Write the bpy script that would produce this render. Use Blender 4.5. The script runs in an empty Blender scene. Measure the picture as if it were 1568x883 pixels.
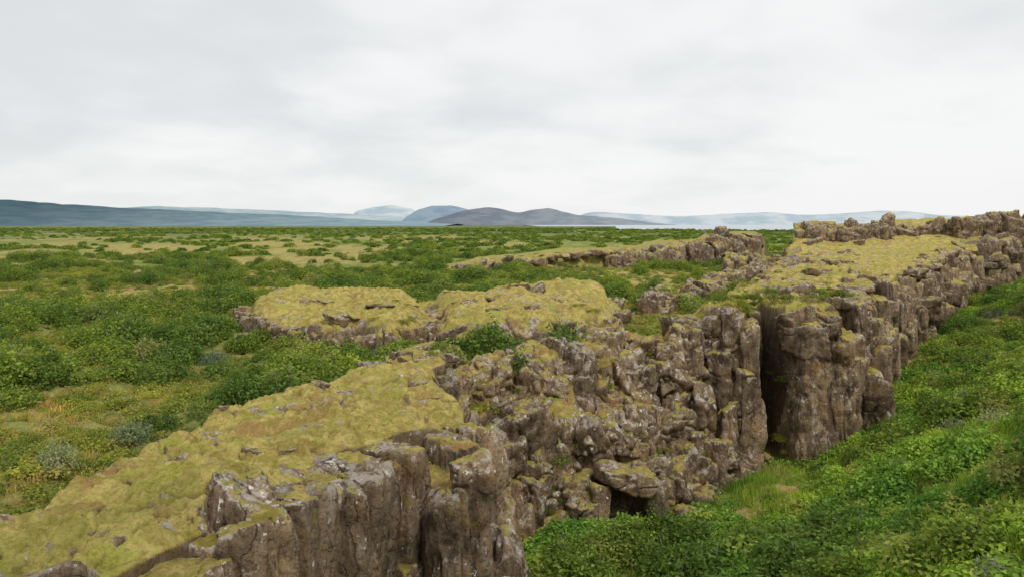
import bpy, math, random, time
import numpy as np
T0=time.time()
rng=np.random.default_rng(7); random.seed(7)
scene=bpy.context.scene
# ---------------------------------------------------------------- noise
TAB=rng.random(65536).astype(np.float32)*2-1
def vnoise(x,y,z):
    xi=np.floor(x).astype(np.int64);yi=np.floor(y).astype(np.int64);zi=np.floor(z).astype(np.int64)
    fx=(x-xi);fy=(y-yi);fz=(z-zi)
    fx=fx*fx*(3-2*fx);fy=fy*fy*(3-2*fy);fz=fz*fz*(3-2*fz)
    def h(a,b,c): return TAB[((a*73856093)^(b*19349663)^(c*83492791))&0xFFFF]
    r=0
    for dx in (0,1):
        wx=fx if dx else 1-fx
        for dy in (0,1):
            wy=fy if dy else 1-fy
            for dz in (0,1):
                wz=fz if dz else 1-fz
                r=r+h(xi+dx,yi+dy,zi+dz)*wx*wy*wz
    return r
def fbm(x,y,z=0.0,o=3,g=0.5):
    z=np.zeros_like(x)+z
    a=1.0;s=0;n=0
    for i in range(o):
        k=2.03**i
        s=s+a*vnoise(x*k+17.3*i,y*k-9.1*i,z*k+4.7*i);n+=a;a*=g
    return s/n*1.4
def sstep(a,b,x):
    t=np.clip((x-a)/(b-a),0,1);return t*t*(3-2*t)
# ---------------------------------------------------------------- layout (metres, camera at z=0)
T=[(-9,-6),(-7.0,3),(-5.9,7),(-5.25,9.9),(-4.3,11.8),(-3.7,13),(-3.3,16),(-2.1,17.8),(-0.8,19.3),(-0.9,21),(-2.0,24),(-2.8,28),(-2.6,31),(-0.7,33.8),(2.3,36),(4.6,37.5),(7,38.6),(9.3,39),(11.7,39.5),(12.0,43),(13.4,43),(13.7,40.1),(15.2,40.0),(17.8,42),(18.6,45),(21,50),(26.6,57),(33,65),(40,76),(50,88),(65,100),(90,115),(300,200)]
B=[(-8,-6),(-6.0,3),(-4.7,7),(-4.3,10),(-3.4,11.8),(-2.7,13),(-2.3,15.5),(-1.2,17.2),(0.3,18.8),(0.5,22),(-0.2,26),(-0.4,30),(1.8,30.8),(4,31),(6.6,31.7),(8.7,35.2),(10.5,37),(12.2,38.6),(12.45,42),(13.0,42),(13.3,38.5),(15.5,38.7),(18.8,41),(20,45),(22.5,49.5),(28,56),(34.5,64),(42,75),(52,87),(67,98),(92,112),(301,196)]
TP=T+[(600,200),(600,-60),(-9,-60)]
BP=B+[(599,196),(599,-59),(-8,-59)]
def psd(poly,x,y):
    d=np.full(x.shape,1e18);ins=np.zeros(x.shape,bool);n=len(poly)
    for i in range(n):
        ax,ay=poly[i];bx,by=poly[(i+1)%n]
        ex,ey=bx-ax,by-ay
        t=np.clip(((x-ax)*ex+(y-ay)*ey)/(ex*ex+ey*ey),0,1)
        d=np.minimum(d,(x-ax-t*ex)**2+(y-ay-t*ey)**2)
        if ay!=by:
            c=((ay>y)!=(by>y))&(x<(bx-ax)*(y-ay)/(by-ay)+ax)
            ins^=c
    d=np.sqrt(d);return np.where(ins,d,-d)
VP=np.array([(-6,3,-8.5),(-4.2,10,-11.5),(-2.5,14,-12.3),(0.3,19,-12.4),(-0.3,28,-12.2),(1.8,30.8,-12),(4,31,-12.2),(6.6,31.7,-12.2),(8.7,35.2,-12),(12.2,38.8,-11.9),(15.5,38.6,-11.5),(20,45,-10.6),(22.5,49.5,-10),(28,56,-9.2),(34.5,64,-8.6),(42,75,-8),(52,87,-7.5),(67,98,-7),(92,112,-6),(301,196,-5),
(5.9,22.7,-10),(8.2,19.3,-8.5),(9.5,14.7,-6.9),(3,15,-11),(0,6,-7),(0,0,-3),(8,10,-5.4),(15,15,-4.6),(16,37,-10.6),(12,30,-10.6),(22.6,35,-6.9),(19,36,-8.6),(30,35,-4.2),(24,48,-10.2),(31,49,-9.4),(38,59,-8.3),(50,60,-4.5),(12,22,-8),(18,25,-6.3),(30,20,-1),(60,80,-5.5),(80,80,-2),(5,-5,-2),(-6,-10,-3),(300,0,5),(100,50,2)],float)
def rbf_fit(P):
    X=P[:,:2];K=np.sqrt(((X[:,None]-X[None])**2).sum(-1)+1.0)
    n=len(P);A=np.zeros((n+3,n+3));A[:n,:n]=K;A[:n,n]=1;A[:n,n+1:]=X;A[n,:n]=1;A[n+1:,:n]=X.T
    return np.linalg.solve(A,np.r_[P[:,2],0,0,0])
VW=rbf_fit(VP)
def zval(x,y):
    s=VW[-3]+VW[-2]*x+VW[-1]*y
    for i,p in enumerate(VP): s=s+VW[i]*np.sqrt((x-p[0])**2+(y-p[1])**2+1.0)
    return s
P1=[(-30,-6),(-13,5),(-9.4,10),(-8.3,13),(-8.0,15.8),(-7.3,21),(-5.3,28),(-3.6,31.5),(-2.6,31.5),(-2,24),(0,19),(2,16),(-2,5),(-6,-6)]
MA=[(-14.6,44),(-12.6,41.5),(-11,40.4),(-9.3,38.7),(-6.5,38.2),(-4.5,38.7),(-4.4,43),(-5.5,49.7),(-9,54),(-15,55),(-16,49)]
MB=[(-3.3,38.4),(-1,38.4),(1.8,39.2),(3.3,41.5),(5.2,43),(6.4,50),(6.2,55),(3,57),(-1.8,51),(-5,53),(-5.2,50),(-3.6,43)]
RP=[(9.3,39.2),(9,42),(12,48),(17,58),(23,72),(30,90),(36,100),(44,110),(70,132),(120,170),(300,230),(320,190),(120,110),(60,90),(40,72),(34,60),(22,46),(17,38),(12,38)]
R2=[(-7,92),(-5.6,93),(3.9,103),(16.6,109),(27,116),(37,121),(42,130),(25,130),(8,120),(-9,106)]
def ztopRP(x,y):
    z=np.interp(y,[38,57,75,88,100,115,200],[-4.3,-4.1,-3.4,-2.7,-0.9,0.2,1.5])
    return z+np.clip(0.012*(x-(y*0.45)),-0.5,0.5)
def H(x,y,detail=True,masks=False):
    x=np.asarray(x,float);y=np.asarray(y,float)
    r=np.hypot(x,y)
    und=fbm(x/9,y/9,1.5,3)*0.45*sstep(10,40,r)+fbm(x/2.6,y/2.6,5.5,2)*0.22*(1-sstep(60,150,r))
    zp=-6.1+und-0.9*sstep(200,900,r)+fbm(x/70,y/70,2.2,2)*0.5*sstep(80,300,r)
    zp=zp+0.9*np.exp(-(((x-8)/16)**2+((y-78)/24)**2))
    s1=psd(P1,x,y)
    zp=zp-0.75*np.exp(-((s1+1.6)/1.7)**2)
    shoreline=np.where(x>y*0.13,900,2600.)
    zp=zp-4*sstep(shoreline,shoreline*1.2,y)
    m=np.zeros_like(x);z=zp
    rag=fbm(x/1.8,y/1.8,7.7,3)
    tops=[(P1,1.0,lambda:-4.60+0.25*fbm(x/2.2,y/2.2,3.,2)-0.035*(y-19)-0.06*np.clip(-x-3.5,0,9)),
          (MA,2.2,lambda:-4.5+0.45*fbm(x/3.,y/3.,4.,3)),
          (MB,2.2,lambda:-4.45+0.45*fbm(x/3.,y/3.,6.,3)+0.02*(y-40)),
          (RP,2.0,lambda:ztopRP(x,y)+0.65*fbm(x/4,y/4,8.,4)),
          (R2,2.5,lambda:np.interp(x,[-8,-5,4,17,27,37,42],[-5.4,-4.8,-4,-3.4,-2.4,-1.3,-1.2])+0.4*fbm(x/4,y/4,9.,2))]
    for P,w,f in tops:
        s=(s1 if P is P1 else psd(P,x,y))+(0.35 if P is P1 else (.45 if P is MA or P is MB else 1.1))*rag
        if P is MA or P is MB:
            t=1-(1-np.clip((s+.5)/1.9,0,1))**2.4
        else: t=sstep(-w*0.5,w*0.5,s)
        z=z*(1-t)+f()*t;m=np.maximum(m,sstep(0,.5,t)*(1.0 if P is not R2 else .6))
    wob=0.30*fbm(x/1.6,y/1.6,17.,2)*(1-sstep(60,120,r))*sstep(22,27,y)
    sT=psd(TP,x,y)+wob-.12;sB=psd(BP,x,y)
    sT=sT+.50*(1-sstep(22,26,y))
    t=np.where(sB>=0,1,np.where(sT<=0,0,sT/(sT-sB+1e-6)))
    t=np.clip(t,0,1);t0=t
    t=np.clip(t+0.09*np.sin(t*19+2.5*fbm(x/2.5,y/2.5,12.,2))*np.clip(4*t*(1-t),0,1)*sstep(22,27,y),0,1)
    zv=zval(x,y)+(0.85*fbm(x/5,y/5,11.,3)+0.30*fbm(x/1.5,y/1.5,13.,2))*sstep(0,3,sB)
    z=z*(1-t)+zv*t
    rock=np.clip(4*t0*(1-t0),0,1)
    z=z-2.2*np.exp(-(((x-4.5)/1.1)**2+((y-31.9)/1.3)**2))
    z=z-0.20*np.exp(-np.abs(sT)/.35)*m*(y<60)
    m=m*(1-sstep(0,.35,t0))
    hollow_shade=np.zeros_like(x)
    if detail:
        fade=np.where(sB>=0,1,1-sstep(-.35,0.0,sT))
        near=(1-sstep(60,120,r))*fade
        wx=x+.35*fbm(x*.9,y*.9,71.,2);wy=y+.35*fbm(x*.9,y*.9,75.,2)
        b=np.abs(fbm(wx*1.1,wy*1.1,3.1,2));b2=np.abs(fbm(wx*3.1,wy*2.3,6.1,2));b3=np.abs(fbm(wx*7.5,wy*5.5,8.1,2))
        z=z+(0.30*(np.sqrt(b+.01)-.45)+0.16*(np.sqrt(b2+.01)-.45)+0.07*(np.sqrt(b3+.01)-.45)+0.015*fbm(x*18,y*18,2.,2))*near*(0.25+0.75*m)
        hollow_shade=np.clip(1.1-1.1*np.sqrt(b)*.9-.7*np.sqrt(b2)-.5*np.sqrt(b3),0,1)
        z=z+0.20*(0.35-np.abs(fbm(x/1.1,y/1.1,14.,2)))*near*(1-m)*(1-t)
        z=z+rock*0.6*fbm(x*.9,y*.9,z*0.5,3)*sstep(25,31,y)
    if not masks: return z
    he=fbm(x/14+3,y/34,21.,3)+0.35*fbm(x/4,y/7,23.,2)
    he=he+np.where(x<-0.13*y,0.20,-0.28)*sstep(55,100,y)
    he=he+0.38*(1-sstep(20,34,y))*(x<0)-0.3*sstep(200,600,y)
    heath=sstep(-0.02,0.35,he)*(1-m)
    if masks=='hollow_shade': return z,m,rock,heath,t0,hollow_shade
    return z,m,rock,heath,t0
# ---------------------------------------------------------------- shader helpers
class NT:
    def __init__(s,name,world=False):
        if world: s.o=bpy.data.worlds.new(name)
        else: s.o=bpy.data.materials.new(name)
        s.o.use_nodes=True;s.t=s.o.node_tree;s.t.nodes.clear()
    def n(s,ty,**k):
        nd=s.t.nodes.new(ty)
        for a,b in k.items(): setattr(nd,a,b)
        return nd
    def put(s,sock,v):
        if isinstance(v,bpy.types.NodeSocket): s.t.links.new(v,sock)
        elif isinstance(v,(tuple,list)) and len(v)==3 and sock.type=='RGBA': sock.default_value=(*v,1)
        else: sock.default_value=v
    def noise(s,vec,scale,detail=4,rough=.55,dist=0.):
        n=s.n('ShaderNodeTexNoise');s.put(n.inputs['Vector'],vec);n.inputs['Scale'].default_value=scale
        n.inputs['Detail'].default_value=detail;n.inputs['Roughness'].default_value=rough;n.inputs['Distortion'].default_value=dist
        return n.outputs['Fac']
    def map(s,v,a,b,c=0.,d=1.):
        n=s.n('ShaderNodeMapRange',interpolation_type='SMOOTHSTEP');s.put(n.inputs[0],v)
        for i,q in enumerate((a,b,c,d)): n.inputs[i+1].default_value=q
        return n.outputs[0]
    def m(s,op,a,b=0.,c=None):
        n=s.n('ShaderNodeMath',operation=op);s.put(n.inputs[0],a);s.put(n.inputs[1],b)
        if c is not None:s.put(n.inputs[2],c)
        return n.outputs[0]
    def mix(s,f,a,b,bt='MIX'):
        n=s.n('ShaderNodeMix',data_type='RGBA',blend_type=bt);s.put(n.inputs[0],f);s.put(n.inputs[6],a);s.put(n.inputs[7],b)
        return n.outputs[2]
    def scl(s,vec,xyz):
        n=s.n('ShaderNodeVectorMath',operation='MULTIPLY');s.put(n.inputs[0],vec);n.inputs[1].default_value=xyz
        return n.outputs[0]
    def out(s,sh):
        o=s.n('ShaderNodeOutputMaterial');s.t.links.new(sh,o.inputs[0]);return s.o
def rock_color(t,pos,rnd=None):
    g=t.n('ShaderNodeNewGeometry')
    nz=t.n('ShaderNodeSeparateXYZ');t.put(nz.inputs[0],g.outputs['Normal'])
    big=t.noise(pos,.55,4);mid=t.noise(pos,2.3,6,.62);fine=t.noise(pos,11,6,.7)
    streak=t.noise(t.scl(pos,(3.2,3.2,.45)),1.,5,.6)
    c=t.mix(t.map(mid,.3,.68),(.095,.066,.046),(.32,.235,.16))
    c=t.mix(t.map(big,.42,.66,0,.8),c,(.40,.28,.17))
    c=t.mix(t.map(streak,.50,.72,0,.7),c,(.47,.385,.285))
    c=t.mix(t.map(streak,.46,.34,0,.65),c,(.075,.05,.036))
    c=t.mix(t.map(t.noise(pos,1.1,5,.6,.5),.57,.70,0,.55),c,(.28,.13,.05))
    c=t.mix(t.map(fine,.36,.54,.6,0),c,(.05,.037,.03))
    up=t.map(nz.outputs[2],-.3,.8)
    lf=t.m('ADD',t.noise(pos,3.4,6,.72),t.m('MULTIPLY',up,.17))
    c=t.mix(t.map(lf,.62,.72,0,.82),c,(.51,.47,.41))
    sp=t.m('ADD',t.noise(pos,6.0,4,.62),t.m('MULTIPLY',up,.08))
    c=t.mix(t.map(sp,.68,.72),c,(.76,.74,.70))
    c=t.mix(t.map(t.noise(pos,2.1,5,.65),.57,.68,0,.65),c,(.27,.24,.06))
    wv=t.n('ShaderNodeTexNoise');t.put(wv.inputs['Vector'],pos);wv.inputs['Scale'].default_value=1.1;wv.inputs['Detail'].default_value=6
    ad=t.n('ShaderNodeVectorMath',operation='MULTIPLY_ADD');t.put(ad.inputs[0],wv.outputs['Color']);ad.inputs[1].default_value=(1.6,1.6,1.6);t.put(ad.inputs[2],t.scl(pos,(1.15,1.15,.35)))
    vo=t.n('ShaderNodeTexVoronoi',feature='DISTANCE_TO_EDGE');t.put(vo.inputs['Vector'],ad.outputs[0]);vo.inputs['Scale'].default_value=1.
    cr=t.map(vo.outputs['Distance'],.0,.03)
    crm=t.m('MULTIPLY',t.m('SUBTRACT',1.,cr),t.map(t.noise(pos,.9,3),.45,.6,.0,.55))
    c=t.mix(crm,c,(.04,.03,.024))
    if rnd is not None:
        c=t.mix(1.,c,t.mix(rnd,(.70,.68,.67),(1.18,1.14,1.09)),'MULTIPLY')
    hgt=t.m('ADD',t.m('MULTIPLY',mid,.6),t.m('ADD',t.m('MULTIPLY',fine,.30),t.m('MULTIPLY',streak,.3)))
    hgt=t.m('SUBTRACT',hgt,t.m('MULTIPLY',crm,.25))
    return c,hgt,nz.outputs[2]
def moss_color(t,pos,hollow_shade=None):
    a=t.noise(pos,.8,4,.6);b=t.noise(pos,2.6,5,.6,.6);f=t.noise(pos,16,6,.75)
    c=t.mix(t.map(b,.33,.66),(.34,.28,.06),(.64,.52,.17))
    c=t.mix(t.map(a,.53,.64,0,.7),c,(.42,.44,.075))
    c=t.mix(t.map(t.noise(pos,1.2,5,.65,.4),.53,.64,0,.75),c,(.42,.25,.10))
    c=t.mix(t.map(t.noise(pos,.35,5,.6,.4),.56,.68,0,.5),c,(.28,.30,.065))
    if hollow_shade is not None: c=t.mix(t.map(hollow_shade,.12,.75,0,.85),c,(.16,.115,.045))  # shade of the moss hollows painted into the colour, darker and browner
    c=t.mix(t.map(f,.36,.54,.5,0),c,(.17,.13,.04))
    return c,t.m('ADD',t.m('MULTIPLY',b,.4),t.m('MULTIPLY',f,.55))
def finish(t,c,h,bs=.6,dist=.12,rough=.95):
    b=t.n('ShaderNodeBump');b.inputs['Strength'].default_value=bs;b.inputs['Distance'].default_value=dist;t.put(b.inputs['Height'],h)
    p=t.n('ShaderNodeBsdfPrincipled');t.put(p.inputs['Base Color'],c);t.put(p.inputs['Normal'],b.outputs[0])
    p.inputs['Roughness'].default_value=rough;p.inputs['Specular IOR Level'].default_value=.12
    return t.out(p.outputs[0])
def mat_rock():
    t=NT('mossy_basalt');g=t.n('ShaderNodeNewGeometry');pos=g.outputs['Position']
    c,h,nz=rock_color(t,pos,g.outputs['Random Per Island'])
    mc,mh=moss_color(t,pos)
    k=t.m('ADD',nz,t.m('MULTIPLY',t.m('SUBTRACT',t.noise(pos,1.2,5,.62),.5),2.6))
    k=t.m('ADD',k,t.m('MULTIPLY',t.m('SUBTRACT',g.outputs['Random Per Island'],.5),.4))
    k=t.map(k,.68,.88)
    c=t.mix(k,c,mc)
    hh=t.n('ShaderNodeMix',data_type='FLOAT');t.put(hh.inputs[0],k);t.put(hh.inputs[2],h);t.put(hh.inputs[3],t.m('ADD',mh,.5))
    return finish(t,c,hh.outputs[0],1.,.20)
def mat_ground():
    t=NT('terrain_ground');g=t.n('ShaderNodeNewGeometry');pos=g.outputs['Position']
    at=t.n('ShaderNodeAttribute',attribute_name='mask');sp=t.n('ShaderNodeSeparateColor');t.put(sp.inputs[0],at.outputs['Color'])
    ca=t.n('ShaderNodeAttribute',attribute_name='hollow_shade')
    M,R,Hh=sp.outputs[0],sp.outputs[1],sp.outputs[2]
    val=at.outputs['Alpha']
    n1=t.noise(pos,.35,5,.6);n2=t.noise(pos,2.,5,.65);n3=t.noise(pos,14,4,.7)
    gr=t.mix(t.map(n2,.32,.68),(.12,.16,.035),(.28,.34,.075))
    gr=t.mix(t.map(n1,.42,.66,0,.6),gr,(.40,.37,.11))
    vg=t.mix(t.map(n2,.3,.7),(.10,.20,.025),(.27,.44,.06))
    vg=t.mix(t.map(n1,.56,.68,0,.55),vg,(.40,.33,.09))
    gr=t.mix(val,gr,vg)
    hc=t.mix(t.map(n2,.35,.65),(.34,.29,.08),(.57,.46,.17))
    hc=t.mix(t.map(t.noise(t.scl(pos,(1,.6,1)),.5,5,.6),.49,.61,0,.9),hc,(.44,.24,.095))
    hc=t.mix(t.map(t.noise(pos,.8,5,.6),.48,.60,0,.8),hc,(.25,.30,.07))
    c=t.mix(Hh,gr,hc)
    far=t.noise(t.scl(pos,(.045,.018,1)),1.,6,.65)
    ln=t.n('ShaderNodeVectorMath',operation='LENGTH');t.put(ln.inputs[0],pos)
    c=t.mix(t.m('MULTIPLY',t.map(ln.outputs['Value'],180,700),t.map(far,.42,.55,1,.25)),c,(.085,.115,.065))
    c=t.mix(t.map(n3,.38,.52,.45,0),c,(.06,.07,.02))
    rc,rh,nz=rock_color(t,pos)
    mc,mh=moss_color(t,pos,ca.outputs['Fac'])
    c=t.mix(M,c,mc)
    ex=t.m('MULTIPLY',t.map(t.noise(pos,1.1,6,.62),.595,.62),M)
    c=t.mix(ex,c,rc)
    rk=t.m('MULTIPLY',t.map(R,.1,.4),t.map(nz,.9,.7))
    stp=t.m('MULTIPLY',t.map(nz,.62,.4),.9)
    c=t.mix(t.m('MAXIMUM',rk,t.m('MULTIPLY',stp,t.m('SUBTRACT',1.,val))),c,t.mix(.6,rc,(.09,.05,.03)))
    h=t.m('ADD',t.m('MULTIPLY',n2,.35),t.m('ADD',t.m('MULTIPLY',n3,.25),t.m('MULTIPLY',mh,.7)))
    return finish(t,c,h,1.,.18)
def mat_leaf(name,dark,light,dry=(.2,.2,.05),dryamt=.2):
    t=NT(name);g=t.n('ShaderNodeNewGeometry');oi=t.n('ShaderNodeObjectInfo')
    c=t.mix(g.outputs['Random Per Island'],dark,light)
    v=t.mix(oi.outputs['Random'],(.70,.75,.72),(1.32,1.20,1.1))
    c=t.mix(1.,c,v,'MULTIPLY')
    pt=t.noise(t.scl(oi.outputs['Location'],(.16,.16,.16)),1.,3,.55)
    c=t.mix(1.,c,t.mix(t.map(pt,.36,.64),(.68,.77,.85),(1.28,1.14,1.)),'MULTIPLY')
    c=t.mix(t.map(t.m('FRACT',t.m('MULTIPLY',oi.outputs['Random'],7.31)),1-dryamt,1,0,.7),c,dry)
    d=t.n('ShaderNodeBsdfDiffuse');t.put(d.inputs[0],c)
    tr=t.n('ShaderNodeBsdfTranslucent');t.put(tr.inputs[0],t.mix(1.,c,(1.2,1.3,.7),'MULTIPLY'))
    mx=t.n('ShaderNodeMixShader');mx.inputs[0].default_value=.35
    t.t.links.new(d.outputs[0],mx.inputs[1]);t.t.links.new(tr.outputs[0],mx.inputs[2])
    return t.out(mx.outputs[0])
ROCK=mat_rock();GROUND=mat_ground()
BARK=NT('birch_bark');_p=BARK.n('ShaderNodeBsdfPrincipled');BARK.put(_p.inputs['Base Color'],BARK.mix(BARK.noise(BARK.n('ShaderNodeNewGeometry').outputs['Position'],9.),(.10,.08,.06),(.32,.29,.26)));BARK=BARK.out(_p.outputs[0])
# ---------------------------------------------------------------- mesh helper
def mkmesh(name,V,F,mats,smooth=True,attrs=None):
    me=bpy.data.meshes.new(name);V=np.ascontiguousarray(V,np.float32);F=np.ascontiguousarray(F,np.int32)
    k=F.shape[1]
    me.vertices.add(len(V));me.vertices.foreach_set('co',V.ravel())
    me.loops.add(F.size);me.loops.foreach_set('vertex_index',F.ravel())
    me.polygons.add(len(F));me.polygons.foreach_set('loop_start',np.arange(0,F.size,k,dtype=np.int32))
    me.polygons.foreach_set('use_smooth',np.full(len(F),smooth))
    me.update(calc_edges=True)
    for m in (mats if isinstance(mats,list) else [mats]): me.materials.append(m)
    if attrs is not None:
        a=me.attributes.new('mask','FLOAT_COLOR','POINT');a.data.foreach_set('color',np.ascontiguousarray(attrs,np.float32).ravel())
    return me
def add(name,me):
    o=bpy.data.objects.new(name,me);scene.collection.objects.link(o);return o
# ---------------------------------------------------------------- terrain
us=np.r_[np.linspace(-3,-.74,40),np.linspace(-.72,.72,860),np.linspace(.74,3,40)]
ys=np.r_[np.geomspace(2.5,9,50,endpoint=False),np.geomspace(9,40,480,endpoint=False),np.geomspace(40,1500,480,endpoint=False),np.geomspace(1500,14000,40)]
Y,U=np.meshgrid(ys,us,indexing='ij');X=U*Y
Z,M,R,HE,TV,CV=H(X,Y,True,'hollow_shade')
nr,nc=Y.shape
idx=np.arange(nr*nc).reshape(nr,nc)
F=np.stack([idx[:-1,:-1],idx[:-1,1:],idx[1:,1:],idx[1:,:-1]],-1).reshape(-1,4)
me=mkmesh('terrain',np.stack([X,Y,Z],-1).reshape(-1,3),F,GROUND,True,np.stack([M,R,HE,TV],-1).reshape(-1,4))
a=me.attributes.new('hollow_shade','FLOAT','POINT');a.data.foreach_set('value',CV.astype(np.float32).ravel())
add('terrain_ground',me)
print('terrain',time.time()-T0)
# ---------------------------------------------------------------- rocks
def cube_template(n):
    vs={};V=[];Fq=[]
    def vid(p):
        k=tuple(np.round(p,5))
        if k not in vs: vs[k]=len(V);V.append(p)
        return vs[k]
    g=np.tan(np.linspace(-1,1,n+1)*math.pi/4*.98)/math.tan(math.pi/4*.98)
    for ax in range(3):
        for s in (-1,1):
            a,b=(ax+1)%3,(ax+2)%3
            for i in range(n):
                for j in range(n):
                    q=[]
                    for (ii,jj) in ((i,j),(i+1,j),(i+1,j+1),(i,j+1)):
                        p=[0,0,0];p[ax]=s;p[a]=g[ii];p[b]=g[jj];q.append(vid(p))
                    Fq.append(q if s>0 else q[::-1])
    return np.array(V,float),np.array(Fq)
SZ=(7,12,22,44)
TPL={n:cube_template(n) for n in SZ}
class Rocks:
    def __init__(s): s.L={k:[] for k in SZ}
    def add(s,c,h,rz=0.,tilt=.12,n=12,col=False,rough=1.):
        s.L[n].append((c[0],c[1],c[2],h[0],h[1],h[2],rz,random.uniform(-tilt,tilt),random.uniform(-tilt,tilt),1. if col else 0.,rough))
    def build(s,name):
        VV=[];FF=[];off=0
        for n,L in s.L.items():
            if not L: continue
            P=np.array(L);K=len(P);D,Fq=TPL[n]
            D=D/np.abs(D).max(1,keepdims=True)
            hs=P[:,3:6];mn=hs.min(1)
            NP=16
            N=rng.normal(size=(K,NP,3));cm=P[:,9]>.5
            N[cm,6:,2]*=.25
            ax=np.array([[1,0,0],[-1,0,0],[0,1,0],[0,-1,0],[0,0,1],[0,0,-1]],float)
            j=rng.normal(scale=.2,size=(K,6,3))
            j[:,:4,2]*=np.minimum(1,.6*mn/hs[:,2])[:,None]
            N[:,:6]=ax+j
            N/=np.linalg.norm(N,axis=2,keepdims=True)
            sup=(np.abs(N)*hs[:,None,:]).sum(2)
            off_=np.empty((K,NP))
            off_[:,:6]=(np.abs(ax)[None]*hs[:,None,:]).sum(2)*1.0-rng.uniform(0,.15,(K,6))*mn[:,None]
            off_[:,6:]=sup[:,6:]-rng.uniform(.3,.85,(K,NP-6))*mn[:,None]
            Dh=D[None]*hs[:,None,:]
            dots=np.einsum('kpc,kvc->kvp',N,Dh)/off_[:,None,:]
            p=24.;r=1/np.power(np.power(np.maximum(dots,0),p).sum(2),1/p)
            L3=Dh*r[:,:,None]
            dirn=L3/hs[:,None,:]**1.6
            def rot(V,a,i,j_):
                c,sn=np.cos(a)[:,None],np.sin(a)[:,None];A=V[:,:,i]*c-V[:,:,j_]*sn;Bb=V[:,:,i]*sn+V[:,:,j_]*c
                V=V.copy();V[:,:,i]=A;V[:,:,j_]=Bb;return V
            for a,i_,j_ in ((P[:,7],1,2),(P[:,8],2,0),(P[:,6],0,1)):
                L3=rot(L3,a,i_,j_);dirn=rot(dirn,a,i_,j_)
            dirn/=np.linalg.norm(dirn,axis=2,keepdims=True)
            Wd=L3+P[:,None,0:3]
            sz=np.minimum(mn,1.1)[:,None]*P[:,10][:,None]
            x,y,z=Wd[:,:,0],Wd[:,:,1],Wd[:,:,2];o=rng.uniform(0,50,(K,1))
            d=.20*fbm(x*.9+o,y*.9,z*.6,2)+.15*fbm(x*2.4+o,y*2.4,z*1.6,2)
            rd=fbm(x*1.1+o,y*1.1,z*.35+9,2);d=d-.20*np.exp(-(rd/.045)**2)
            rd=fbm(x*.8+o,y*.8,z*1.2+29,2);d=d-.22*np.exp(-(rd/.05)**2)
            d=d*sz
            if n>7: d=d+.05*np.minimum(mn*1.5,1)[:,None]*fbm(x*6,y*6,z*4.5,2)
            if n>22: d=d+.035*fbm(x*14,y*14,z*9,2)
            Wd=Wd+dirn*d[:,:,None]
            nv=len(D);VV.append(Wd.reshape(-1,3))
            FF.append((Fq[None]+(np.arange(K)*nv)[:,None,None]).reshape(-1,4)+off);off+=K*nv
        return add(name,mkmesh(name,np.concatenate(VV),np.concatenate(FF),ROCK))
def H1(x,y): return float(H(np.array([x]),np.array([y]),False)[0])
def walk(line,step):
    out=[]
    for (ax,ay),(bx,by) in zip(line[:-1],line[1:]):
        L=math.hypot(bx-ax,by-ay);tx,ty=(bx-ax)/L,(by-ay)/L;s=random.uniform(0,step)
        while s<L:
            out.append((ax+tx*s,ay+ty*s,tx,ty));s+=step*random.uniform(.75,1.3)
    return out
U_=random.uniform
rk=Rocks()
near=T[1:9]
for x,y,tx,ty in walk(near,.72):
    nx,ny=ty,-tx;a=math.atan2(ty,tx)
    ztop=H1(x-nx*1.35,y-ny*1.35)-U_(.05,.38)
    w=U_(.6,1.0);hh=4.6
    o=U_(-.22,.06)
    rk.add((x+nx*o,y+ny*o,ztop-hh),(w,U_(.9,1.05),hh),a+U_(-.2,.2),.03,44 if y>9 else 22,True,.7)
for x,y,tx,ty in walk(near,1.7):
    nx,ny=ty,-tx;a=math.atan2(ty,tx)
    o=U_(.45,.75);zt=U_(-9,-6.4)
    rk.add((x+nx*o,y+ny*o,zt-3.2),(U_(.4,.75),U_(.35,.5),3.2),a+U_(-.3,.3),.04,22,True,.9)
for x,y,tx,ty in walk(near,.8):
    nx,ny=ty,-tx
    o=U_(-.3,.5);s=U_(.15,.4)
    rk.add((x+nx*o,y+ny*o,H1(x-nx*1.35,y-ny*1.35)-.25-.3*s),(s*1.4,s,s*.6),U_(0,3),.25,12)
rk.build('rock_cliff')
p=Rocks()
p.add((-.95,16.6,-9.45),(.83,.76,4.45),.25,.02,44,True,.7)
p.add((-.85,16.6,-5.1),(.5,.5,.3),.5,.12,22,False,1.)
p.add((-.2,17.5,-10.8),(.55,.7,4.0),.9,.04,22,True,.9)
p.build('basalt_pillar')
p=Rocks()
p.add((-3.75,11.7,-6.95),(.44,.42,2.6),.4,.04,44,True,.9)
p.build('basalt_pillar')
rb=Rocks()
cnt=0
def sdT(x,y):
    X1=np.array([x]);Y1=np.array([y]);return psd(TP,X1,Y1)[0],psd(BP,X1,Y1)[0]
while cnt<620:
    x=U_(-2.8,12.3);y=U_(29.5,40)
    sT,sB=sdT(x,y)
    if sT<-.6 or sB>.35: continue
    if abs(x-4.5)<1.15 and y<33.2: continue
    z=H1(x,y)
    bigk=cnt<260
    s=random.choice([.5,.65,.85,1.05,1.3])*U_(.85,1.15) if bigk else random.choice([.18,.25,.35,.45,.6])*U_(.8,1.2)
    if sB>-.5: s*=.65
    tall=U_(.65,1.35) if bigk else U_(.6,1.2)
    lim=(-5.3 if x<2 else (-4.9 if x<5 else -4.5))+U_(-.25,.15)
    h3=s*tall*.9
    zc=z-(.05*s if s>.7 else -.1*s)
    if zc+h3>lim: zc=lim-h3
    rb.add((x,y,zc),(s*U_(.65,1.),s*U_(.6,.9),h3),U_(0,3.1),.38,22 if s>.8 else (12 if s>.25 else 7),random.random()<.25,1.15)
    cnt+=1
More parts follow.
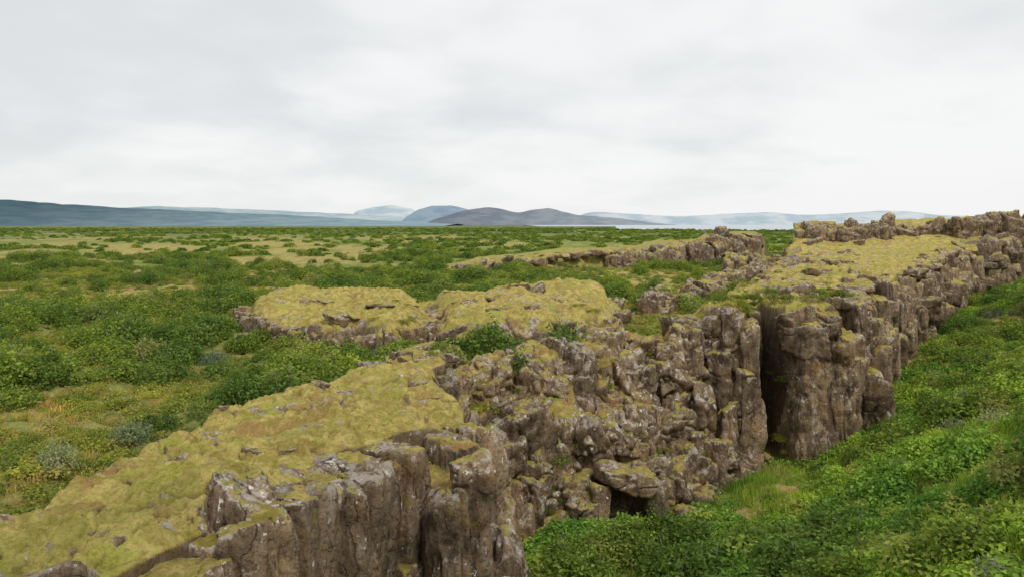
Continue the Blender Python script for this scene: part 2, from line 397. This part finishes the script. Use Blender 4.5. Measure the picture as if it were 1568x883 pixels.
rb.add((4.6,31.9,-10.2),(1.25,.9,.5),.1,.1,22,False,1.2);rb.add((3.35,31.3,-11.4),(.45,.6,1.2),.3,.1,12,True,1.2);rb.add((5.75,31.6,-11.4),(.45,.6,1.3),.5,.1,12,True,1.2)
for x,y,tx,ty in walk(T[9:13],.9):
    for k in range(3):
        nx,ny=ty,-tx;o=U_(0.,1.6);xx,yy=x+nx*o,y+ny*o
        s=U_(.3,.7);rb.add((xx,yy,H1(xx,yy)-.2),(s,s*.8,s*U_(.7,1.2)),U_(0,3),.25,12,False,1.2)
rb.build('broken_rock_slope')
cr=Rocks()
for x,y,tx,ty in walk(T[12:18],1.15):
    nx,ny=ty,-tx
    for k in range(2):
        o=U_(-.5,.9);xx,yy=x+nx*o,y+ny*o;s=U_(.45,1.0)*(.7 if x<3 else 1);hh=U_(.4,.8)+ (1.0 if x>7 else 0)
        zt=H1(x-nx*1.,y-ny*1.)+U_(-.5,.2)-max(0,o)*1.0-(.35 if x<3 else 0)
        zt=min(zt,-5.15 if x<3 else -4.2)
        cr.add((xx,yy,zt-hh),(s*1.1,s*U_(.7,1.),hh),math.atan2(ty,tx)+U_(-.6,.6),.16,22,x>5,1.1)
for (x,y,w,d,zt,zb) in [(8.3,37.9,1.2,1.3,-4.8,-8),(9.6,37.6,1.,1.1,-5.9,-8.5),(10.4,38.3,1.15,1.6,-4.3,-8),(11.3,38.4,.8,1.3,-4.75,-12),(7.2,37.0,1.2,1.1,-5.5,-7.5),(8.6,36.2,.9,.9,-7.4,-9.9),(9.9,36.9,.85,.9,-8.3,-11),(11.4,37.8,.7,.8,-8.2,-12.4),(10.8,37.4,.8,.8,-7.0,-10.4),(9.0,35.6,.8,.7,-9.6,-12.6),(5.8,35.9,1.1,1.,-6.4,-8)]:
    cr.add((x,y,(zt+zb)/2),(w*.72,d*.7,(zt-zb)/2),U_(-.3,.3),.1,22,True,1.1)
cr.build('rock_outcrop')
p=Rocks()
p.add((14.2,38.9,-9.4),(.92,1.3,3.7),.1,.02,44,True,.7)
p.add((14.25,38.9,-5.55),(1.05,1.3,.8),.2,.04,22,True,.8)
p.add((14.0,39.6,-4.75),(.9,1.1,.5),.3,.06,22,False,.9)
p.add((14.4,38.4,-11.4),(1.15,1.0,1.6),.4,.04,22,True,.8)
p.add((12.7,42.2,-6.4),(.35,.6,1.9),.4,.05,22,True,1.)
p.add((15.7,40.1,-4.95),(.8,1.1,.6),.3,.06,22,False,.9)
p.build('basalt_pillar')
fw=Rocks()
line=T[22:32]
for x,y,tx,ty in walk(line,1.55):
    sc=min(3,max(1,y/50))
    nx,ny=ty,-tx;a=math.atan2(ty,tx)
    ztop=H1(x-nx*1.4*sc,y-ny*1.4*sc);zb=H1(x+nx*2.4,y+ny*2.4)-1
    for k in range(3):
        o=U_(-.3,.9) if k==0 else U_(.6,1.6)
        zt=ztop-U_(.05,.7)-max(0,o)*.3 if k==0 else ztop-U_(1.0,4.2)
        hh=max(.6,(zt-zb)/2) if k<2 else U_(.5,1.1)
        fw.add((x+nx*o,y+ny*o,zt-hh),(U_(.5,1.05)*sc**.5,U_(.7,1.2)*sc**.5,hh),a+U_(-.4,.4),.08,22 if y<80 and k<2 else 12,k<2,1.)
for x,y,tx,ty in walk(T[22:31],1.3):
    nx,ny=ty,-tx;o=U_(-1.2,.9);s=U_(.25,.7)
    fw.add((x+nx*o,y+ny*o,H1(x+nx*min(o,-.5),y+ny*min(o,-.5))-.15),(s*1.6,s,s*.7),U_(0,3),.25,12)
for i in range(45):
    y=U_(44,95);x=y*.46-U_(0,.14)*y;s=U_(.3,.9)
    fw.add((x,y,H1(x,y)-.1*s),(s*1.5,s,s*.5),U_(0,3),.2,12)
fw.build('rock_cliff')
def crag(name,pts,top,hscale=1.,n=60,w=2.5):
    r=Rocks();pl=walk(pts,1.3)
    for x,y,tx,ty in pl:
        for k in range(3):
            o=U_(-w*.6,w*.6);xx,yy=x-ty*o,y+tx*o;g=H1(xx,yy)
            zt=top(xx)+U_(-.9,.05)-abs(o)*.25+.4*float(fbm(np.array([xx/3]),np.array([yy/3]),33.,2)[0]);hh=max(.5,(zt-g)/2+.3)
            r.add((xx,yy,zt-hh),(U_(.8,1.9),U_(.8,1.4),hh),math.atan2(ty,tx)+U_(-.5,.5),.09,12,True,1.1)
    return r.build(name)
crag('rock_crag',[(35.6,94),(41,93),(45,96),(50,99)],lambda x:.4-.03*(x-35)+.2*math.sin(x*1.7))
crag('rock_crag',[(50,95),(56,96),(63,97),(72,100)],lambda x:.75+.03*(x-50)+.3*math.sin(x*1.3))
crag('rock_crag',[(40.9,61.5),(44,63),(49,65)],lambda x:-1.6+.05*(x-40),w=2)
crag('rock_ridge',[(12,106),(17,108.5),(27,116),(37,121)],lambda x:float(np.interp(x,[4,17,27,38],[-4.1,-3.3,-2.0,-1.0])),w=2.5)
r=Rocks()
for x,y,tx,ty in walk([(-6,92.5),(4,103),(14,108)],1.1):
    s=U_(.3,.8);r.add((x,y-U_(0,1.5),H1(x,y+1)-.1),(s*1.8,s*1.2,s*.8),U_(0,3),.15,7)
for x,y,tx,ty in walk([(33,119),(34,112),(30,104),(28,94)],1.4):
    for k in range(2):
        s=U_(.7,1.5);xx=x+U_(-2,2);yy=y+U_(-1,1);r.add((xx,yy,H1(xx,yy)+.3),(s,s,s*1.2),U_(0,3),.15,12,True,1.1)
r.build('rock_ridge')
r=Rocks()
for x,y,tx,ty in walk([(8.3,51),(10,53),(13.3,57),(17,64),(20,70)],1.):
    for k in range(2):
        s=U_(.6,1.2);xx=x+U_(-.7,.7);yy=y+U_(-.7,.7);r.add((xx,yy,-5.5+U_(-.3,.4)),(s,s*.9,U_(.8,1.3)),U_(0,3),.15,22,False,1.1)
r.build('rock_outcrop')
r=Rocks()
r.add((22.5,69.5,-4.4),(2.5,1.7,1.6),.2,.12,22,False,1.1);r.add((25,71,-4.3),(1.7,1.3,1.2),.6,.15,22,False,1.1);r.add((20.4,68.5,-5),(1.3,1.1,1.1),.9,.15,12,False,1.2)
for i in range(10): r.add((U_(18,28),U_(66,74),-4.9),(U_(.4,.9),U_(.4,.9),U_(.4,.8)),U_(0,3),.2,12)
r.build('boulder')
def mesa(name,poly,zt,base,segs):
    r=Rocks()
    line=[poly[i] for i in segs]
    for x,y,tx,ty in walk(line,.95):
        nx,ny=ty,-tx
        for k in range(2):
            o=U_(-.2,.35) if k==0 else U_(.4,1.3)
            t2=zt-U_(.15,.6) if k==0 else zt-U_(.8,1.7);hh=max(.3,(t2-base)/2)
            r.add((x+nx*o,y+ny*o,t2-hh),(U_(.5,1.1),U_(.6,.9),hh),math.atan2(ty,tx)+U_(-.4,.4),.1,22,True,1.)
    return r.build(name)
mesa('rock_mesa',MA,-4.7,-6.9,[10,0,1,2,3,4,5,6,7])
mesa('rock_mesa',MB,-4.7,-6.9,[11,0,1,2,3,4,5,6])
r=Rocks()
for x,y,tx,ty in walk(P1[3:8],.8):
    if random.random()<.75:
        for k in range(2):
            s=U_(.14,.38);xx=x+U_(-.5,.5);yy=y+U_(-.4,.4);r.add((xx,yy,H1(xx,yy)+.0),(s*1.2,s,s*.8),U_(0,3),.3,12)
for x,y in [(-1.6,25.5),(-2.4,27.5),(-3,29.5),(-3.4,30.5),(-2.2,30.5),(-4.2,29.8),(-3.5,31.2),(-2.8,31)]:
    for k in range(4):
        s=U_(.2,.5);xx=x+U_(-.9,.9);yy=y+U_(-.8,.8);r.add((xx,yy,H1(xx,yy)+.0),(s*1.2,s,s*.6),U_(0,3),.25,22)
for i in range(18):
    x=U_(-7.5,-2);y=U_(12,29)
    s=U_(.08,.2);r.add((x,y,H(np.array([x]),np.array([y]))[0]-.03),(s*1.6,s*1.2,s*.4),U_(0,3),.1,12)
for (x0,y0) in [(-9,40),(-6.5,44),(0,41),(3,45),(-11,46),(1.5,50),(-2,44)]:
    for k in range(3):
        x=x0+U_(-1.2,1.2);y=y0+U_(-.8,.8);s=U_(.2,.5);r.add((x,y,H(np.array([x]),np.array([y]))[0]-.05),(s*1.6,s*1.2,s*.45),U_(0,3),.1,12)
for i in range(30):
    y=U_(60,180);x=U_(-.65,.2)*y
    for k in range(3):
        s=U_(.25,.7);xx=x+U_(-2.5,2.5);yy=y+U_(-.6,.6);r.add((xx,yy,H1(xx,yy)-.1),(s*1.6,s,s*.6),U_(0,3),.15,7)
r.build('lava_stones')
print('rocks',time.time()-T0)
# ---------------------------------------------------------------- vegetation templates
def leafcloud(name,lobes,n,ls,mat,twigs=10,flat=.0):
    C=np.array([l[:3] for l in lobes]);Rr=np.array([l[3:6] for l in lobes])
    w=(Rr[:,0]*Rr[:,1]);k=rng.choice(len(lobes),n,p=w/w.sum())
    d=rng.normal(size=(n,3));d/=np.linalg.norm(d,axis=1,keepdims=True);d[:,2]=np.abs(d[:,2])*1.0-.12
    rad=rng.uniform(.45,1.,n)**.5*(1+.3*fbm(d[:,0]*2.5+k,d[:,1]*2.5,d[:,2]*2.5,2))
    P=C[k]+d*Rr[k]*rad[:,None];P[:,2]=np.maximum(P[:,2],.02)
    nrm=d*.7+rng.normal(size=(n,3))*.6+np.array([0,0,.55]);nrm/=np.linalg.norm(nrm,axis=1,keepdims=True)
    a=np.cross(nrm,rng.normal(size=(n,3)));a/=np.linalg.norm(a,axis=1,keepdims=True);b=np.cross(nrm,a)
    s=(ls*rng.uniform(.6,1.35,n))[:,None]
    V=np.stack([P-a*s,P-b*s*.6+nrm*s*.1,P+a*s,P+b*s*.6+nrm*s*.1],1).reshape(-1,3)
    F=np.arange(n*4).reshape(-1,4)
    nl=n
    tv=[];tf=[]
    for i in range(twigs):
        l=lobes[random.randrange(len(lobes))];e=np.array([l[0]+U_(-.5,.5)*l[3],l[1]+U_(-.5,.5)*l[4],l[2]+l[5]*U_(.3,.95)])
        s0=np.array([e[0]*.25,e[1]*.25,-.1]);r0=.03;r1=.008
        base=len(V)+len(tv)
        for (q,rr) in ((s0,r0),((s0+e)/2+np.array([U_(-.08,.08),U_(-.08,.08),.05]),.018),(e,r1)):
            for j in range(3): tv.append(q+rr*np.array([math.cos(j*2.094),math.sin(j*2.094),0]))
        for sgm in (0,1):
            for j in range(3):
                tf.append([base+sgm*3+j,base+sgm*3+(j+1)%3,base+sgm*3+3+(j+1)%3,base+sgm*3+3+j])
    if tv: V=np.r_[V,np.array(tv)];F=np.r_[F,np.array(tf)]
    me=mkmesh(name,V,F,[mat,BARK],False)
    if tv:
        mi=np.zeros(len(F),np.int32);mi[nl:]=1;me.polygons.foreach_set('material_index',mi)
    return bpy.data.objects.new(name,me)
def blades(name,n,h,mat,spread=.3,w=.012):
    V=[];F=[]
    for i in range(n):
        a=U_(0,6.28);r=spread*math.sqrt(U_(0,1));x,y=r*math.cos(a),r*math.sin(a);hh=h*U_(.5,1.2)
        b=U_(0,6.28);lx,ly=math.cos(b)*hh*U_(.1,.6),math.sin(b)*hh*U_(.1,.6);wx,wy=-math.sin(b)*w,math.cos(b)*w
        o=len(V);V+=[(x-wx,y-wy,-.03),(x+wx,y+wy,-.03),(x+lx*.4+wx*.8,y+ly*.4+wy*.8,hh*.6),(x+lx*.4-wx*.8,y+ly*.4-wy*.8,hh*.6)]
        F.append([o,o+1,o+2,o+3]);V+=[(x+lx+wx*.2,y+ly+wy*.2,hh),(x+lx-wx*.2,y+ly-wy*.2,hh)];F.append([o+3,o+2,o+4,o+5])
    return bpy.data.objects.new(name,mkmesh(name,np.array(V),np.array(F),mat,False))
LA=mat_leaf('birch_leaves',(.085,.145,.03),(.30,.41,.09),(.38,.36,.13),.15)
LO=mat_leaf('heath_leaves',(.14,.19,.04),(.38,.43,.10),(.50,.39,.15),.3)
LV=mat_leaf('lush_leaves',(.11,.22,.03),(.38,.58,.12),(.48,.46,.12),.2)
LW=mat_leaf('willow_leaves',(.15,.21,.12),(.36,.43,.26),(.2,.25,.1),.1)
LG=mat_leaf('grass_blades',(.16,.28,.03),(.40,.54,.10),(.50,.42,.16),.25)
LD=mat_leaf('dry_grass',(.30,.27,.08),(.55,.46,.17),(.46,.26,.10),.3)
def coll(name,objs):
    c=bpy.data.collections.new(name)
    for o in objs:c.objects.link(o)
    return c
def rl(n,R,hh):
    L=[(0,0,hh*.25,R*.75,R*.75,hh*.75)]
    for i in range(n):
        a=U_(0,6.28);q=U_(.35,.75)*R;s=U_(.3,.55);L.append((q*math.cos(a),q*math.sin(a),U_(.05,.35)*hh,R*s,R*s,hh*U_(.45,.8)))
    return L
C_b=coll('scrub_kinds',[leafcloud('bush_%d'%i,rl(7,1.,1.1),1200,.06,LA,14) for i in range(4)])
C_f=coll('scrub_far_kinds',[leafcloud('fbush_%d'%i,rl(5,1.,.75),260,.14,LA,0) for i in range(3)])
C_v=coll('lush_kinds',[leafcloud('lush_%d'%i,rl(6,.6,.5),520,.05,LV,4) for i in range(4)])
C_o=coll('heath_kinds',[leafcloud('heath_%d'%i,rl(6,.6,.4),480,.045,LO,4) for i in range(4)])
C_w=coll('willow_kinds',[leafcloud('willow_%d'%i,rl(6,1.,.9),1500,.045,LW,26) for i in range(2)])
C_g=coll('grass_kinds',[blades('tuft_%d'%i,60,.24,LG) for i in range(3)])
C_d=coll('drygrass_kinds',[blades('dtuft_%d'%i,60,.14,LD) for i in range(3)])
def scatter(name,P,S,c,nk,tilt=.1,zs=None):
    n=len(P);me=bpy.data.meshes.new(name);me.vertices.add(n);me.vertices.foreach_set('co',np.ascontiguousarray(P,np.float32).ravel())
    a=me.attributes.new('rot','FLOAT_VECTOR','POINT');a.data.foreach_set('vector',np.stack([rng.uniform(-tilt,tilt,n),rng.uniform(-tilt,tilt,n),rng.uniform(0,6.28,n)],-1).astype(np.float32).ravel())
    zz=S*(rng.uniform(.75,1.2,n) if zs is None else zs)
    a=me.attributes.new('scl','FLOAT_VECTOR','POINT');a.data.foreach_set('vector',np.stack([S,S*rng.uniform(.8,1.2,n),zz],-1).astype(np.float32).ravel())
    a=me.attributes.new('kid','INT','POINT');a.data.foreach_set('value',rng.integers(0,nk,n).astype(np.int32))
    o=add(name,me)
    g=bpy.data.node_groups.new(name+'_gn','GeometryNodeTree')
    g.interface.new_socket('Geometry',in_out='INPUT',socket_type='NodeSocketGeometry');g.interface.new_socket('Geometry',in_out='OUTPUT',socket_type='NodeSocketGeometry')
    N=g.nodes.new;I=N('NodeGroupInput');O=N('NodeGroupOutput');ip=N('GeometryNodeInstanceOnPoints');ci=N('GeometryNodeCollectionInfo')
    ci.inputs['Collection'].default_value=c;ci.inputs['Separate Children'].default_value=True;ci.inputs['Reset Children'].default_value=True
    def na(nm,dt):
        q=N('GeometryNodeInputNamedAttribute');q.data_type=dt;q.inputs[0].default_value=nm
        return [s for s in q.outputs if s.enabled and s.name=='Attribute'][0]
    L=g.links.new
    L(I.outputs[0],ip.inputs['Points']);L(ci.outputs[0],ip.inputs['Instance']);ip.inputs['Pick Instance'].default_value=True
    L(na('kid','INT'),ip.inputs['Instance Index']);L(na('rot','FLOAT_VECTOR'),ip.inputs['Rotation']);L(na('scl','FLOAT_VECTOR'),ip.inputs['Scale'])
    L(ip.outputs[0],O.inputs[0])
    md=o.modifiers.new('scatter','NODES');md.node_group=g
    return o
def cand(n,y0,y1,u0,u1,pw=2.):
    y=(rng.uniform(y0**pw,y1**pw,n))**(1/pw);x=rng.uniform(u0,u1,n)*y;return x,y
x,y=cand(10500,17,150,-.78,.45,1.6)
z,m,rk_,he,t=H(x,y,False,True)
clump=fbm(x/6,y/6,31.,3)
prob=np.clip(.34+clump*1.3+.28*sstep(26,34,y)*(1-sstep(52,75,y))*(x<-.2*y),0,1)*(1-.85*he)*(1-sstep(.05,.3,m))*(t<=0)
s1=psd(P1,x,y)
prob=np.where((s1<-.9)&(s1>-3.2)&(y<32),.6,prob)*(t<=0)
k=rng.random(len(x))<prob*.9
P=np.stack([x,y,z-.05],-1)[k];S=rng.uniform(.45,1.3,k.sum())*(1+.35*clump[k])*np.where(y[k]<26,.6,1)
scatter('birch_scrub',P,S,C_b,4)
print('scrub',k.sum())
x,y=cand(24000,140,1300,-.78,.72,1.25)
z,m,rk_,he,t=H(x,y,False,True)
clump=fbm(x/22,y/30,31.,3)
k=(rng.random(len(x))<np.clip(.45+clump*1.3,0,1)*(1-.85*he))&(m<.2)&(t<=0)&(z>-7.3)
P=np.stack([x,y,z-.05],-1)[k];S=rng.uniform(.9,1.9,k.sum())*(1+.6*sstep(200,900,y[k]))
scatter('birch_scrub',P,S,C_f,3);print('far',k.sum())
x,y=cand(15000,16,110,-.78,.4,1.5)
z,m,rk_,he,t=H(x,y,False,True)
k=(rng.random(len(x))<(1-.6*he)*(1-m))&(t<=0)&(m<.4)
scatter('heath_shrubs',np.stack([x,y,z-.04],-1)[k],rng.uniform(.35,1.,k.sum()),C_o,4)
x,y=cand(4000,14,70,-.78,.2,1.5)
z,m,rk_,he,t=H(x,y,False,True)
k=(rng.random(len(x))<(.15+.75*he))&(t<=0)&(m<.5)
scatter('dry_grass',np.stack([x,y,z-.0],-1)[k],rng.uniform(.6,1.5,k.sum()),C_d,3)
x,y=cand(1900,36,110,-.4,.62,1.5)
z,m,rk_,he,t=H(x,y,True,True)
k=(m>.5)&(rng.random(len(x))<np.clip(.18+fbm(x/5,y/5,55.,2),0,1))
scatter('heath_shrubs',np.stack([x,y,z-.05],-1)[k],rng.uniform(.4,1.,k.sum()),C_o,4,zs=.4)
x,y=cand(30000,10,120,-.2,.78,1.5)
sB=psd(BP,x,y);z=H(x,y,False)
pn=fbm(x/3.5,y/3.5,41.,3)
k=(sB>.1)&(rng.random(len(x))<np.clip(.66+pn*1.2,0.15,1))&~((abs(x-4.5)<1.3)&(y>30)&(y<33))
S=rng.uniform(.45,1.4,k.sum())*(1+.6*pn[k])
scatter('lush_shrubs',np.stack([x,y,z-.05],-1)[k],S,C_v,4);print('lush',k.sum())
x,y=cand(3800,11,110,-.1,.8,1.5);sB=psd(BP,x,y);z=H(x,y,False);pn=fbm(x/5,y/5,43.,3)
k=(sB>1.0)&(rng.random(len(x))<np.clip(.12+pn*1.6+.35*sstep(38,50,y),0,1))&((y>24)|(x>.33*y))
scatter('birch_shrubs',np.stack([x,y,z-.05],-1)[k],rng.uniform(.5,1.4,k.sum()),C_b,4)
x,y=cand(900,11,70,.15,.8,1.5);sB=psd(BP,x,y);z=H(x,y,False);pn=fbm(x/7,y/7,47.,3)
k=(sB>2.5)&(rng.random(len(x))<np.clip(pn*1.3,0,1))
P=np.stack([x,y,z-.05],-1)[k];Sw=rng.uniform(.5,1.,k.sum())
ex=np.array([(-9.3,18.6,0),(-11.3,19.8,0),(-11.,23.,0),(-12.8,17.5,0),(-6.,37,0),(-13.5,36,0)]);ex[:,2]=H(ex[:,0],ex[:,1],False)
scatter('willow_shrubs',np.r_[P,ex],np.r_[Sw,[.9,.8,.8,1.,.8,.9]],C_w,2)
x,y=cand(5000,11,50,-.2,.78,1.4);sB=psd(BP,x,y);z=H(x,y,True)
k=(sB>0.)
scatter('green_grass',np.stack([x,y,z],-1)[k],rng.uniform(.7,1.5,k.sum()),C_g,3)
x,y=cand(3500,29,45,-.1,.45,1.);sT=psd(TP,x,y);sB=psd(BP,x,y);z=H(x,y,True)
k=(sT>-1)&(sB<0)&(rng.random(len(x))<.4)&~((abs(x-4.5)<1.3)&(y<33.2))
scatter('ledge_plants',np.stack([x,y,z+.25],-1)[k],rng.uniform(.3,.9,k.sum()),C_o,4)
print('veg',time.time()-T0)
# ---------------------------------------------------------------- hills, lake
def hill(name,prof,dist,c1,c2,depth=.2,rough=1.):
    pu=np.array([p[0] for p in prof],float);pv=np.array([p[1] for p in prof],float)
    n=260;u=np.linspace(pu[0],pu[-1],n);v=np.interp(u,pu,pv)
    kk=np.ones(9)/9;v=np.convolve(np.pad(v,4,'edge'),kk,'valid')
    xx=(u-784)/1220*dist;zz=(345-v)/1220*dist
    rows=24;V=[]
    for j in range(rows):
        q=j/(rows-1)*2-1;yy=dist*(1+q*depth)
        pr=max(0,(1-abs(q))**.8) if q<0 else (1-q)**.5
        nn=1+.25*rough*fbm(xx/dist*30,np.full(n,q*4.),3.,3)*(1-pr)+.04*rough*fbm(xx/dist*60,np.full(n,q*8.),5.,2)
        V.append(np.stack([xx,np.full(n,yy),zz*pr*nn-12*(1-pr)],-1))
    V=np.concatenate(V);idx=np.arange(rows*n).reshape(rows,n)
    F=np.stack([idx[:-1,:-1],idx[:-1,1:],idx[1:,1:],idx[1:,:-1]],-1).reshape(-1,4)
    t=NT(name+'_mat');g=t.n('ShaderNodeNewGeometry');ps=g.outputs['Position']
    sx=t.n('ShaderNodeSeparateXYZ');t.put(sx.inputs[0],ps)
    c=t.mix(t.map(sx.outputs[0],float(max(xx[0],-dist*.7)),float(xx[-1])),c1,c2)  # aerial haze painted into the hill colour, as pale blue tints along x
    c=t.mix(1.,c,t.mix(t.map(t.noise(t.scl(ps,(1/dist,1/dist,4/dist)),34,5,.65),.38,.62),(.80,.85,.88),(1.14,1.09,1.04)),'MULTIPLY')
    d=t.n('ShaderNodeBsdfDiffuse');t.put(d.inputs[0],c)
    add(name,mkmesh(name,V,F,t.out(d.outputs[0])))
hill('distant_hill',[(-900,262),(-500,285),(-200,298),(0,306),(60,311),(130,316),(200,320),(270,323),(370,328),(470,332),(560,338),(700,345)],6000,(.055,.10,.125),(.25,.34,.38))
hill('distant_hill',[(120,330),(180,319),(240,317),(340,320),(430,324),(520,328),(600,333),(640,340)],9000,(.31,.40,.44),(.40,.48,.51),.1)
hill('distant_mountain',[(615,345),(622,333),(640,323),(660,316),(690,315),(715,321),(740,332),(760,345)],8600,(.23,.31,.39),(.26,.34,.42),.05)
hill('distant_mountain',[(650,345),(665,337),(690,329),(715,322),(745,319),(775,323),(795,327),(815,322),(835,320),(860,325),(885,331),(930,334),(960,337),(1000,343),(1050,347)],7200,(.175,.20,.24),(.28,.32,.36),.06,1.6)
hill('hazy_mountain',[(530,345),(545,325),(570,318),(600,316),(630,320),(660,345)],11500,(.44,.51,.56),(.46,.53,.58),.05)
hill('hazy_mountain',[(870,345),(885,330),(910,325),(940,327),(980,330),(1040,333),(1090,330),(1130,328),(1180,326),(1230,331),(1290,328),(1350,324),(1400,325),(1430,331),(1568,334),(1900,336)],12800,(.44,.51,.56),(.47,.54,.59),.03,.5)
t=NT('lake_water');p_=t.n('ShaderNodeBsdfPrincipled');p_.inputs['Base Color'].default_value=(.38,.45,.50,1);p_.inputs['Roughness'].default_value=.3
b=t.n('ShaderNodeBump');b.inputs['Strength'].default_value=.2;t.put(b.inputs['Height'],t.noise(t.n('ShaderNodeNewGeometry').outputs['Position'],.3));t.put(p_.inputs['Normal'],b.outputs[0])
V=np.array([(100,850,-7.8),(14000,850,-7.8),(14000,13500,-7.8),(100,13500,-7.8)])
add('lake_water',mkmesh('lake',V,np.array([[0,1,2,3]]),t.out(p_.outputs[0]),False))
# ---------------------------------------------------------------- world, sun, camera
w=NT('World',True);scene.world=w.o
sky=w.n('ShaderNodeTexSky',sky_type='NISHITA',sun_disc=False);EL,AZ=math.radians(50),math.radians(150)
sky.sun_elevation=EL;sky.sun_rotation=AZ
tc=w.n('ShaderNodeTexCoord');s=w.n('ShaderNodeSeparateXYZ');w.put(s.inputs[0],tc.outputs['Generated'])
zc=w.m('ADD',w.m('MAXIMUM',s.outputs[2],0.),.22)
cv=w.n('ShaderNodeCombineXYZ');w.put(cv.inputs[0],w.m('DIVIDE',s.outputs[0],zc));w.put(cv.inputs[1],w.m('DIVIDE',s.outputs[1],zc))
n1=w.noise(cv.outputs[0],.8,4,.5,.3);n2=w.noise(cv.outputs[0],2.1,6,.5,.3)
f=w.m('ADD',w.m('MULTIPLY',n1,.62),w.m('MULTIPLY',n2,.38))
f=w.m('ADD',f,w.m('MULTIPLY',s.outputs[0],.18))
c=w.mix(w.map(f,.34,.60),(7.6,7.8,7.9),(9.6,9.6,9.55))
c=w.mix(w.map(s.outputs[2],.0,.10,.6,0),c,(9.2,9.3,9.3))
c=w.mix(.94,sky.outputs[0],c)
bg=w.n('ShaderNodeBackground');bg.inputs[1].default_value=.1;w.put(bg.inputs[0],c)
o=w.n('ShaderNodeOutputWorld');w.t.links.new(bg.outputs[0],o.inputs[0])
sl=bpy.data.lights.new('sun','SUN');sl.energy=1.5;sl.angle=math.radians(12);sl.color=(1,.95,.87)
so=bpy.data.objects.new('sun',sl);scene.collection.objects.link(so)
import mathutils
dv=mathutils.Vector((math.sin(AZ)*math.cos(EL),math.cos(AZ)*math.cos(EL),math.sin(EL)))
so.rotation_euler=dv.to_track_quat('Z','Y').to_euler()
cd=bpy.data.cameras.new('camera');co=bpy.data.objects.new('camera',cd);scene.collection.objects.link(co)
cd.sensor_width=36;cd.lens=36*1220/1568;cd.shift_y=-98/1568;cd.clip_start=.1;cd.clip_end=30000
co.location=(0,0,0);co.rotation_euler=(math.radians(90),0,0)
scene.camera=co
scene.view_settings.view_transform='Standard';scene.view_settings.look='None';scene.view_settings.exposure=0
print('done',time.time()-T0)
